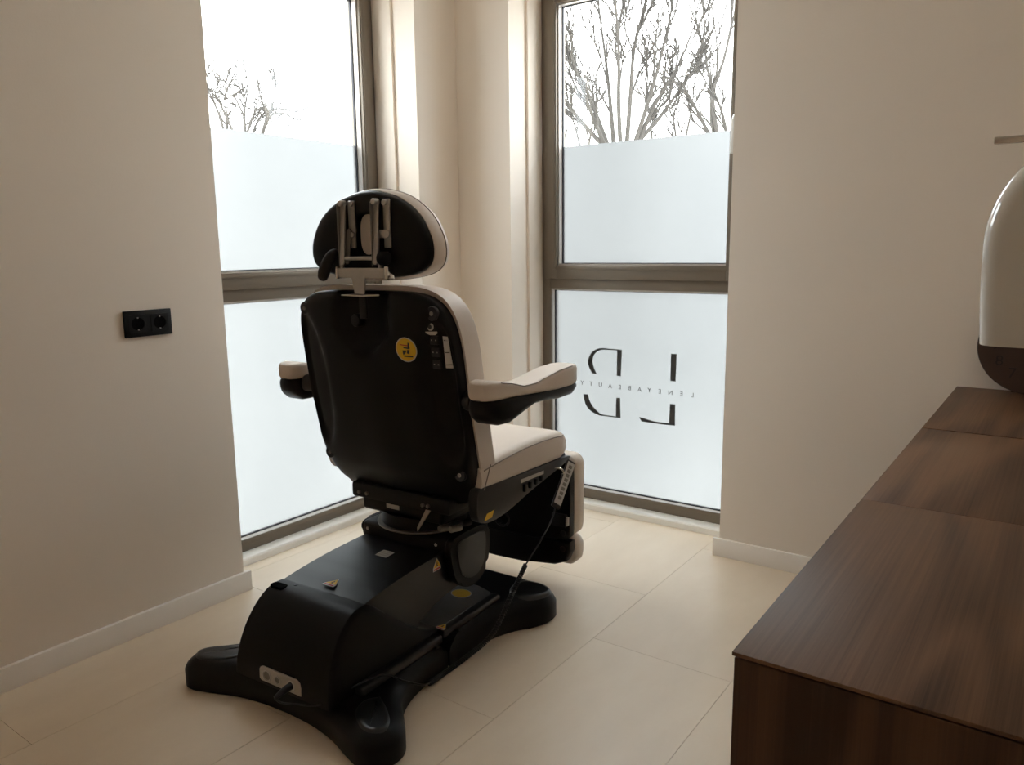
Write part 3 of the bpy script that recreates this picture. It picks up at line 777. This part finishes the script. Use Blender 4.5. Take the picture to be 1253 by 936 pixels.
# rear marks on the shell
def on_shell(x, z, d=0.001):
    rho = min(1.0, (abs(x/SW)**SN+abs((z-SZ)/SH)**SN)**(1/SN))
    return (x, rear_shape(x, z, rho)-d, z)
def shell_patch(name, pts, m, parent, d=0.0012):
    bm = bmesh.new(); n = len(pts)
    cx_, cz_ = sum(p[0] for p in pts)/n, sum(p[1] for p in pts)/n
    ring = [[bm.verts.new(on_shell(cx_+(x-cx_)*k, cz_+(z-cz_)*k, d)) for x, z in pts] for k in (0.33, 0.66, 1.0)]
    cv = bm.verts.new(on_shell(cx_, cz_, d))
    for i in range(n):
        j = (i+1) % n
        bm.faces.new((cv, ring[0][i], ring[0][j]))
        for q in (0, 1): bm.faces.new((ring[q][i], ring[q+1][i], ring[q+1][j], ring[q][j]))
    return from_bm(name, bm, m, parent, 60)
YC, YZ = 0.150, 0.941
def ell(r1, r2, n=24): return [(YC+r1*math.cos(2*math.pi*k/n), YZ+r2*math.sin(2*math.pi*k/n)) for k in range(n)]
st = shell_patch('warning_disc', ell(0.0365, 0.0345), PALE, back, 0.0022)
shell_patch('warning_disc_field', ell(0.0335, 0.0315), YELLOW, back, 0.0028)
for q in (((-0.020, 0.012), (0.010, 0.010), (0.010, 0.013), (-0.020, 0.015)),):
    shell_patch('warning_text', [(YC+x, YZ+z) for x, z in q], RED, back, 0.0034)
for q in (((0.008, 0.020), (0.012, 0.020), (0.014, 0.004), (0.006, 0.004)), ((-0.008, 0.008), (0.012, 0.006), (0.012, 0.002), (-0.008, 0.004)),
          ((-0.012, -0.002), (0.000, -0.002), (0.000, -0.006), (-0.008, -0.014), (-0.012, -0.014)), ((0.004, 0.0), (0.012, 0.0), (0.010, -0.012), (0.002, -0.010)),
          ((-0.012, -0.016), (0.022, -0.016), (0.022, -0.020), (-0.008, -0.020))):
    shell_patch('warning_mark', [(YC+x, YZ+z) for x, z in q], INK, back, 0.0034)
strip = shell_patch('switch_label', [(0.2555, 0.893), (0.2765, 0.893), (0.2765, 0.981), (0.2555, 0.981)], PALE, back, 0.0030)
for k in range(3):
    z = 0.901+0.0335*k
    shell_patch('switch_mark', [(0.258, z), (0.274, z+0.001), (0.274, z+0.0035), (0.258, z+0.0025)], INK, back, 0.0036)
    p = on_shell(0.230, z+0.001, 0.0)
    sw = box('rocker_switch', (p[0]-0.014, p[0]+0.014, p[1]-0.005, p[1]+0.004, z-0.011, z+0.013), GASKET, back, 0.002)
    for dx in (-0.007, 0.007):
        fan('switch_print', [(p[0]+dx+x, p[1]-0.0054, z+0.001+zz) for x, zz in ((-0.002, -0.0015), (0.002, -0.0015), (0.002, 0.0015), (-0.002, 0.0015))], SILVER, sw)
p = on_shell(0.228, 1.006, 0.0)
cyl('key_badge', p, (p[0], p[1]-0.004, p[2]), 0.0105, SILVER, back, 20, 0.001)
cyl('key_badge', (p[0], p[1]-0.004, p[2]), (p[0], p[1]-0.0048, p[2]), 0.006, INK, back, 16)
shell_patch('key_badge_label', [(0.214, 0.988), (0.221, 0.983), (0.235, 0.983), (0.242, 0.988), (0.242, 0.993), (0.214, 0.993)], SILVER, back, 0.003)
# corner bolts; dark discs stand in for the shade of their round pockets
for (x, z) in ((0.240, 1.042), (0.255, 0.580), (-0.240, 1.042), (-0.255, 0.580)):
    p = on_shell(x, z, 0.0)
    cyl('pocket_shade_disc', (p[0], p[1]+0.012, p[2]), (p[0], p[1]-0.0015, p[2]), 0.019, GASKET, back, 24, 0.002)
    cyl('bolt', (p[0], p[1]+0.004, p[2]), (p[0], p[1]-0.004, p[2]), 0.006, STEELD, back, 12, 0.001)
# clamp knob inside the pocket
p = (-0.045, rear_shape(-0.045, 1.012, 0.7), 1.012)
cyl('clamp_knob', (p[0], p[1]+0.01, p[2]), (p[0], p[1]-0.022, p[2]), 0.019, BLACKM, ch, 14, 0.004)
# lower hinge block under the backrest
box('hinge_block', (-0.19, 0.20, 0.055, 0.16, 0.440, 0.490), BLACKM, ch, 0.01, 2)
for x in (-0.150, -0.118, 0.105, 0.125):
    cyl('hinge_pin', (x, 0.054, 0.462), (x, 0.044, 0.462), 0.006, STEELD, ch, 12, 0.002)
# headrest ------------------------------------------------------------
hp = [(-0.222, 1.200), (-0.214, 1.245), (-0.178, 1.302), (-0.115, 1.346), (-0.045, 1.367), (0.0, 1.371), (0.045, 1.367), (0.115, 1.346), (0.178, 1.302), (0.214, 1.245), (0.222, 1.200), (0.208, 1.166), (0.165, 1.145), (0.08, 1.134), (0.0, 1.132), (-0.08, 1.134), (-0.165, 1.145), (-0.208, 1.166)]
hs = [(p.x, p.y) for p in spline(hp, True, 4)]
HC = Vector((0, 1.25))
def hring(scale_in, y): 
    out_ = []
    for x, z in hs:
        v = Vector((x, z))-HC; k = 1-scale_in/max(v.length, 0.05)
        out_.append((HC.x+v.x*k, y, HC.y+v.y*k))
    return out_
HB = -0.026
# back plate with an oval hole
nH = len(hs)
hole = []
for x, z in hs:
    a = math.atan2(z-1.25, x)
    c, s = math.cos(a), math.sin(a)
    k = (abs(c/0.036)**3+abs(s/0.056)**3)**(-1/3)
    hole.append((x*0+0.000+c*k, 1.252+s*k))
rings = [hring(0.000, HB+0.020), hring(0.0, HB+0.008), hring(0.006, HB-0.002), hring(0.016, HB-0.006), hring(0.05, HB-0.009),
         [(x*1.15, HB-0.009, (z-1.252)*1.12+1.252) for x, z in hole], [(x, HB-0.004, z) for x, z in hole], [(x*0.96, HB+0.020, z) for x, z in hole]]
hpl = from_bm('headrest_plate', loft(rings, True, False), BLACK, ch, 45)
rings = [hring(0.03, HB+0.012), hring(-0.002, HB+0.018), hring(-0.006, HB+0.030), hring(-0.007, HB+0.060), hring(-0.003, HB+0.078), hring(0.012, HB+0.092), hring(0.045, HB+0.100)]
hcu = from_bm('headrest_cushion', loft(rings), LEATHER, ch, 60)
tube('seam', hring(-0.0072, HB+0.062)+[hring(-0.0072, HB+0.062)[0]], 0.0016, SEAM, hcu, 6)
# bracket
def bar(name, p0, p1, w, t, m, parent, bev=0.0015):
    """flat bar in the x-z plane between two points, width w, thickness t along y"""
    a, b = Vector(p0), Vector(p1); d = (b-a); ln = d.length
    bm = prism(rrect(0, ln/2, w/2, ln/2+w/2*0.9, w/2*0.98, 5), 1, -t/2, t/2, min(bev, t*.3), 1)
    z = d.normalized(); y = Vector((0, 1, 0)); y = (y-z*y.dot(z)).normalized(); x = y.cross(z)
    M_ = Matrix(((x.x, y.x, z.x, a.x), (x.y, y.y, z.y, a.y), (x.z, y.z, z.z, a.z), (0, 0, 0, 1)))
    bm.transform(M_)
    return from_bm(name, bm, m, parent, 40)
HBY = -0.060
for sx in (-1, 1):
    x = 0.062*sx
    # plate fixed to the headrest, outer long link, short lower link
    box('bracket_rail', (x+(0.012 if sx > 0 else 0.006), x+(0.036 if sx > 0 else 0.030), HB-0.014, HB-0.008, 1.215, 1.345), STEEL, ch, 0.002)
    lk = bar('bracket_link', (x-0.004, HBY, 1.178), (x-0.004, HBY+0.012, 1.338), 0.019, 0.006, STEEL, ch)
    box('bracket_flange', (x-0.014, x-0.011, HBY-0.004, HB-0.009, 1.165, 1.338), STEELD, ch, 0.001)
    bar('bracket_link', (x+0.006-0.014*(sx > 0), HBY+0.010, 1.178), (x+0.014-0.020*(sx > 0), HBY+0.014, 1.262), 0.016, 0.005, STEELD, ch)
    for (px, pz) in ((x-0.004, 1.338), (x+0.022, 1.336), (x+0.024, 1.252)):
        cyl('pivot', (px, HBY+0.02, pz), (px, HBY-0.002 if px < x else HBY+0.012, pz), 0.0085, STEEL, ch, 14, 0.002)
    if sx > 0:
        bar('bracket_tab', (x+0.004, HBY+0.014, 1.252), (x+0.030, HBY+0.014, 1.252), 0.022, 0.005, STEEL, ch)
    cyl('bracket_post', (x+0.010*sx, HBY+0.004, 1.140), (x+0.010*sx, HBY+0.004, 1.178), 0.0065, STEEL, ch, 12, 0.001)
cyl('cross_rod', (-0.060, HBY+0.004, 1.187), (0.062, HBY+0.004, 1.187), 0.0055, STEEL, ch, 14)
cyl('clamp_knob', (0.074, HBY+0.002, 1.187), (0.102, HBY+0.002, 1.187), 0.019, BLACKM, ch, 12, 0.004)
from_bm('tee_plate', prism([(-0.083, 1.161), (0.098, 1.161), (0.098, 1.134), (0.022, 1.134), (0.017, 1.088), (-0.019, 1.088), (-0.026, 1.134), (-0.078, 1.134)], 1, HBY-0.006, HBY-0.001, 0.001, 1), STEEL, ch, 30)
box('tee_cap', (0.094, 0.108, HBY-0.008, HBY+0.02, 1.131, 1.166), CHROME, ch, 0.003)
box('tee_cap', (-0.090, -0.080, HBY-0.008, HBY+0.02, 1.131, 1.166), CHROME, ch, 0.003)
from_bm('stem_flange', prism([(-0.055, HBY-0.022), (0.020, HBY-0.026), (0.056, HBY+0.012), (0.040, HBY+0.030), (-0.040, HBY+0.030)], 2, 1.084, 1.088, 0.001, 1), STEEL, ch)
box('stem', (-0.014, 0.012, HBY+0.004, HBY+0.012, 1.02, 1.085), BLACKM, ch, 0.002)
# release lever
lv = spline([(-0.082, HBY, 1.205), (-0.100, HBY-0.006, 1.195), (-0.122, HBY-0.012, 1.160), (-0.136, HBY-0.014, 1.126)], False, 5)
tube('release_lever', lv, [0.008, 0.010, 0.012, 0.013, 0.0145, 0.0155, 0.0165, 0.017, 0.0175, 0.0175, 0.0175, 0.0175, 0.017, 0.0155, 0.013, 0.007], BLACKM, ch, 12)
# armrests -------------------------------------------------------------
for sx in (-1, 1):
    def pad_sec(y):
        t = (y+0.03)/0.51
        return 0.368+0.010*math.sin(math.pi*t), 0.050-0.006*t
    ys_ = [-0.030, -0.024, -0.012, 0.012, 0.06, 0.12, 0.18, 0.25, 0.32, 0.41, 0.447, 0.474, 0.484]
    rings = []; rb = []
    for i, y in enumerate(ys_):
        cx, hw = pad_sec(y)
        e0 = max(0, (0.012-y)/0.042); e1 = max(0, (y-0.41)/0.065); e = max(e0, e1); rd = 1-math.sqrt(max(0, 1-e*e*0.92))
        zt = 0.868-0.030*sm(y, 0.0, 0.16)+0.022*sm(y, 0.12, 0.36)-0.003
        zb = 0.815-0.022*sm(y, 0.0, 0.40)
        pts = rrect(sx*cx, (zt-rd*0.01+zb)/2, hw*(1-rd*0.75), (zt-rd*0.01-zb)/2, 0.014, 5)
        rings.append([(x, y, z) for x, z in pts])
        zl = 0.742+0.036*sm(y, 0.04, 0.2)-0.014*sm(y, 0.20, 0.36)+0.02*sm(y, 0.40, 0.475)
        if y < 0.03: zl += 0.04*((0.03-y)/0.06)**2
        hb = hw*(1-rd*0.8)*0.97
        ptsb = rrect(sx*cx, (zb+0.004+zl)/2, hb, (zb+0.004-zl)/2, min(0.02, (zb+0.004-zl)/2*.9), 5)
        rb.append([(x, y, z) for x, z in ptsb])
    arm = from_bm('armrest_pad', loft(rings), LEATHER, ch, 60)
    from_bm('armrest_body', loft(rb), BLACK, ch, 60)
    tl = []
    for y in ys_[3:-3]:
        cx, hw = pad_sec(y)
        zt = 0.865-0.030*sm(y, 0.0, 0.16)+0.022*sm(y, 0.12, 0.36)
        tl.append((sx*(cx+hw-0.0038), y, zt-0.0028))
    tube('seam', tl, 0.0012, SEAM, arm, 6)
    cyl('armrest_pivot', (sx*0.285, 0.035, 0.800), (sx*0.330, 0.015, 0.800), 0.027, BLACKG, ch, 24, 0.005)
# leg rest --------------------------------------------------------------
def leg_rings(z0, z1, w, y0, y1, r, front):
    rings = []
    return rings
lp = [(-0.298, 0.480), (-0.300, 0.40), (-0.300, 0.30), (-0.298, 0.215), (-0.285, 0.203), (-0.15, 0.196), (0, 0.193), (0.15, 0.196), (0.285, 0.203), (0.298, 0.215), (0.300, 0.30), (0.300, 0.40), (0.298, 0.480), (0.27, 0.492), (-0.27, 0.492)]
leg_shell = from_bm('leg_rest_shell', prism(lp, 1, 0.602, 0.640, 0.008, 3), BLACK, ch)
fp = [(-0.300, 0.198), (-0.302, 0.165), (-0.285, 0.125), (-0.24, 0.105), (-0.12, 0.092), (0, 0.089), (0.12, 0.092), (0.24, 0.105), (0.285, 0.125), (0.302, 0.165), (0.300, 0.198), (0.15, 0.192), (0, 0.189), (-0.15, 0.192)]
fs = from_bm('foot_rest_shell', prism(fp, 1, 0.598, 0.645, 0.010, 3), BLACK, ch)
def pad(name, z0, z1, w, y0, y1, r):
    rings = []
    for y, ins in ((y0, 0.004), (y0+0.008, 0.0), (y1-0.03, 0.0), (y1-0.014, 0.006), (y1-0.004, 0.016), (y1, 0.03)):
        rings.append([(x, y, z) for x, z in rrect(0, (z0+z1)/2, w-ins, (z1-z0)/2-ins, r, 5)])
    return from_bm(name, loft(rings), LEATHER, ch, 60)
pad('leg_rest_pad', 0.205, 0.500, 0.305, 0.634, 0.722, 0.035)
pad('foot_rest_pad', 0.098, 0.202, 0.305, 0.640, 0.722, 0.035)
for (x, z, pa) in ((0.02, 0.235, leg_shell),):
    tube('dial_ring', [(x+0.030*math.cos(a), 0.600, z+0.026*math.sin(a)) for a in [2*math.pi*k/28 for k in range(29)]], 0.004, BLACKG, pa, 8)
    cyl('dial', (x-0.004, 0.602, z), (x-0.004, 0.588, z), 0.014, BLACKM, pa, 18, 0.003)
box('latch', (0.235, 0.292, 0.585, 0.603, 0.255, 0.300), BLACKM, leg_shell, 0.004)
box('latch_tab', (0.290, 0.299, 0.588, 0.601, 0.262, 0.292), PALE, leg_shell, 0.001)
for x, z, pa, y in ((0.275, 0.228, leg_shell, 0.602), (0.275, 0.172, fs, 0.598), (-0.275, 0.228, leg_shell, 0.602), (-0.275, 0.172, fs, 0.598)):
    cyl('bolt', (x, y, z), (x, y-0.004, z), 0.011, GASKET, pa, 16, 0.002)
# remote hook on the skirt end
from_bm('hook', tube_bm(spline([(0.295, 0.50, 0.492), (0.316, 0.505, 0.492), (0.324, 0.51, 0.484), (0.324, 0.515, 0.474), (0.318, 0.517, 0.470)], False, 4), 0.004, 8), CHROME, ch, 60)

# ------------------------------------------------------------------ hand control with coiled cord (hangs on the chair)
hc = empty('hand_control', (CHX, CHY, 0), CHR)
tag(hc, 'silver hand control with coiled black cord hanging from the treatment chair', 'remote control')
p0, p1 = Vector((0.322, 0.565, 0.492)), Vector((0.330, 0.455, 0.385))
zax = (p0-p1).normalized(); xax = Vector((0.72, -0.69, 0)); xax = (xax-zax*xax.dot(zax)).normalized(); yax = zax.cross(xax)
Mh = Matrix(((xax.x, yax.x, zax.x, p1.x), (xax.y, yax.y, zax.y, p1.y), (xax.z, yax.z, zax.z, p1.z), (0, 0, 0, 1)))
ln = (p0-p1).length
bm = bmesh.new(); bm_box(bm, -0.006, 0.006, -0.0165, 0.0165, -0.012, ln+0.012, 0.004, 2); bm.transform(Mh)
body = from_bm('control_body', bm, BLACKG, hc)
bm = bmesh.new(); bm_box(bm, 0.0055, 0.0075, -0.014, 0.014, 0.0, ln+0.004, 0.001, 1); bm.transform(Mh)
fp_ = from_bm('control_face', bm, PALE, hc)
for k in range(8):
    for s in (0,):
        bm = bmesh.new(); z = 0.018+k*(ln-0.020)/8; bm_box(bm, 0.0072, 0.0088, -0.0065, 0.0065, z, z+0.011, 0.0015, 1); bm.transform(Mh)
        from_bm('button', bm, STEELD, fp_)
q = Mh @ Vector((0, 0, -0.012))
w0 = spline([q, q+Vector((0.0, -0.02, -0.03)), Vector((0.325, 0.385, 0.305)), Vector((0.312, 0.335, 0.255)), Vector((0.300, 0.310, 0.223))], False, 5)
coil_axis = spline([w0[-1], Vector((0.298, 0.232, 0.156)), Vector((0.275, 0.158, 0.052)), Vector((0.246, 0.065, 0.012)), Vector((0.242, -0.055, 0.010)), Vector((0.242, -0.113, 0.014))], False, 60)
coil = []; turns = 85
nA = len(coil_axis)
for i in range(turns*8):
    f = i/(turns*8-1)*(nA-1); k = min(int(f), nA-2); p = coil_axis[k].lerp(coil_axis[k+1], f-k)
    t = (coil_axis[k+1]-coil_axis[k]).normalized(); u = t.orthogonal().normalized(); v = t.cross(u)
    u = (Vector((0, 0, 1))-t*t.z).normalized() if abs(t.z) < .99 else u; v = t.cross(u)
    a = 2*math.pi*i/8
    coil.append(p+(u*math.cos(a)+v*math.sin(a))*0.0058)
w1 = spline([coil[-1], Vector((0.250, -0.15, 0.030)), Vector((0.240, -0.225, 0.080)), Vector((0.215, -0.26, 0.107)), Vector((0.19, -0.33, 0.107)), Vector((0.150, -0.425, 0.087)), Vector((0.09, -0.452, 0.082)), Vector((0.055, -0.470, 0.084)), Vector((0.036, -0.474, 0.092))], False, 5)
tube('cord', list(w0)+coil+list(w1), 0.0026, GASKET, hc, 6)
tube('plug', [(0.045, -0.428, 0.106), (0.042, -0.445, 0.103), (0.036, -0.474, 0.092)], [0.0095, 0.0095, 0.006], GASKET, hc, 14)
bpy.context.view_layer.update()
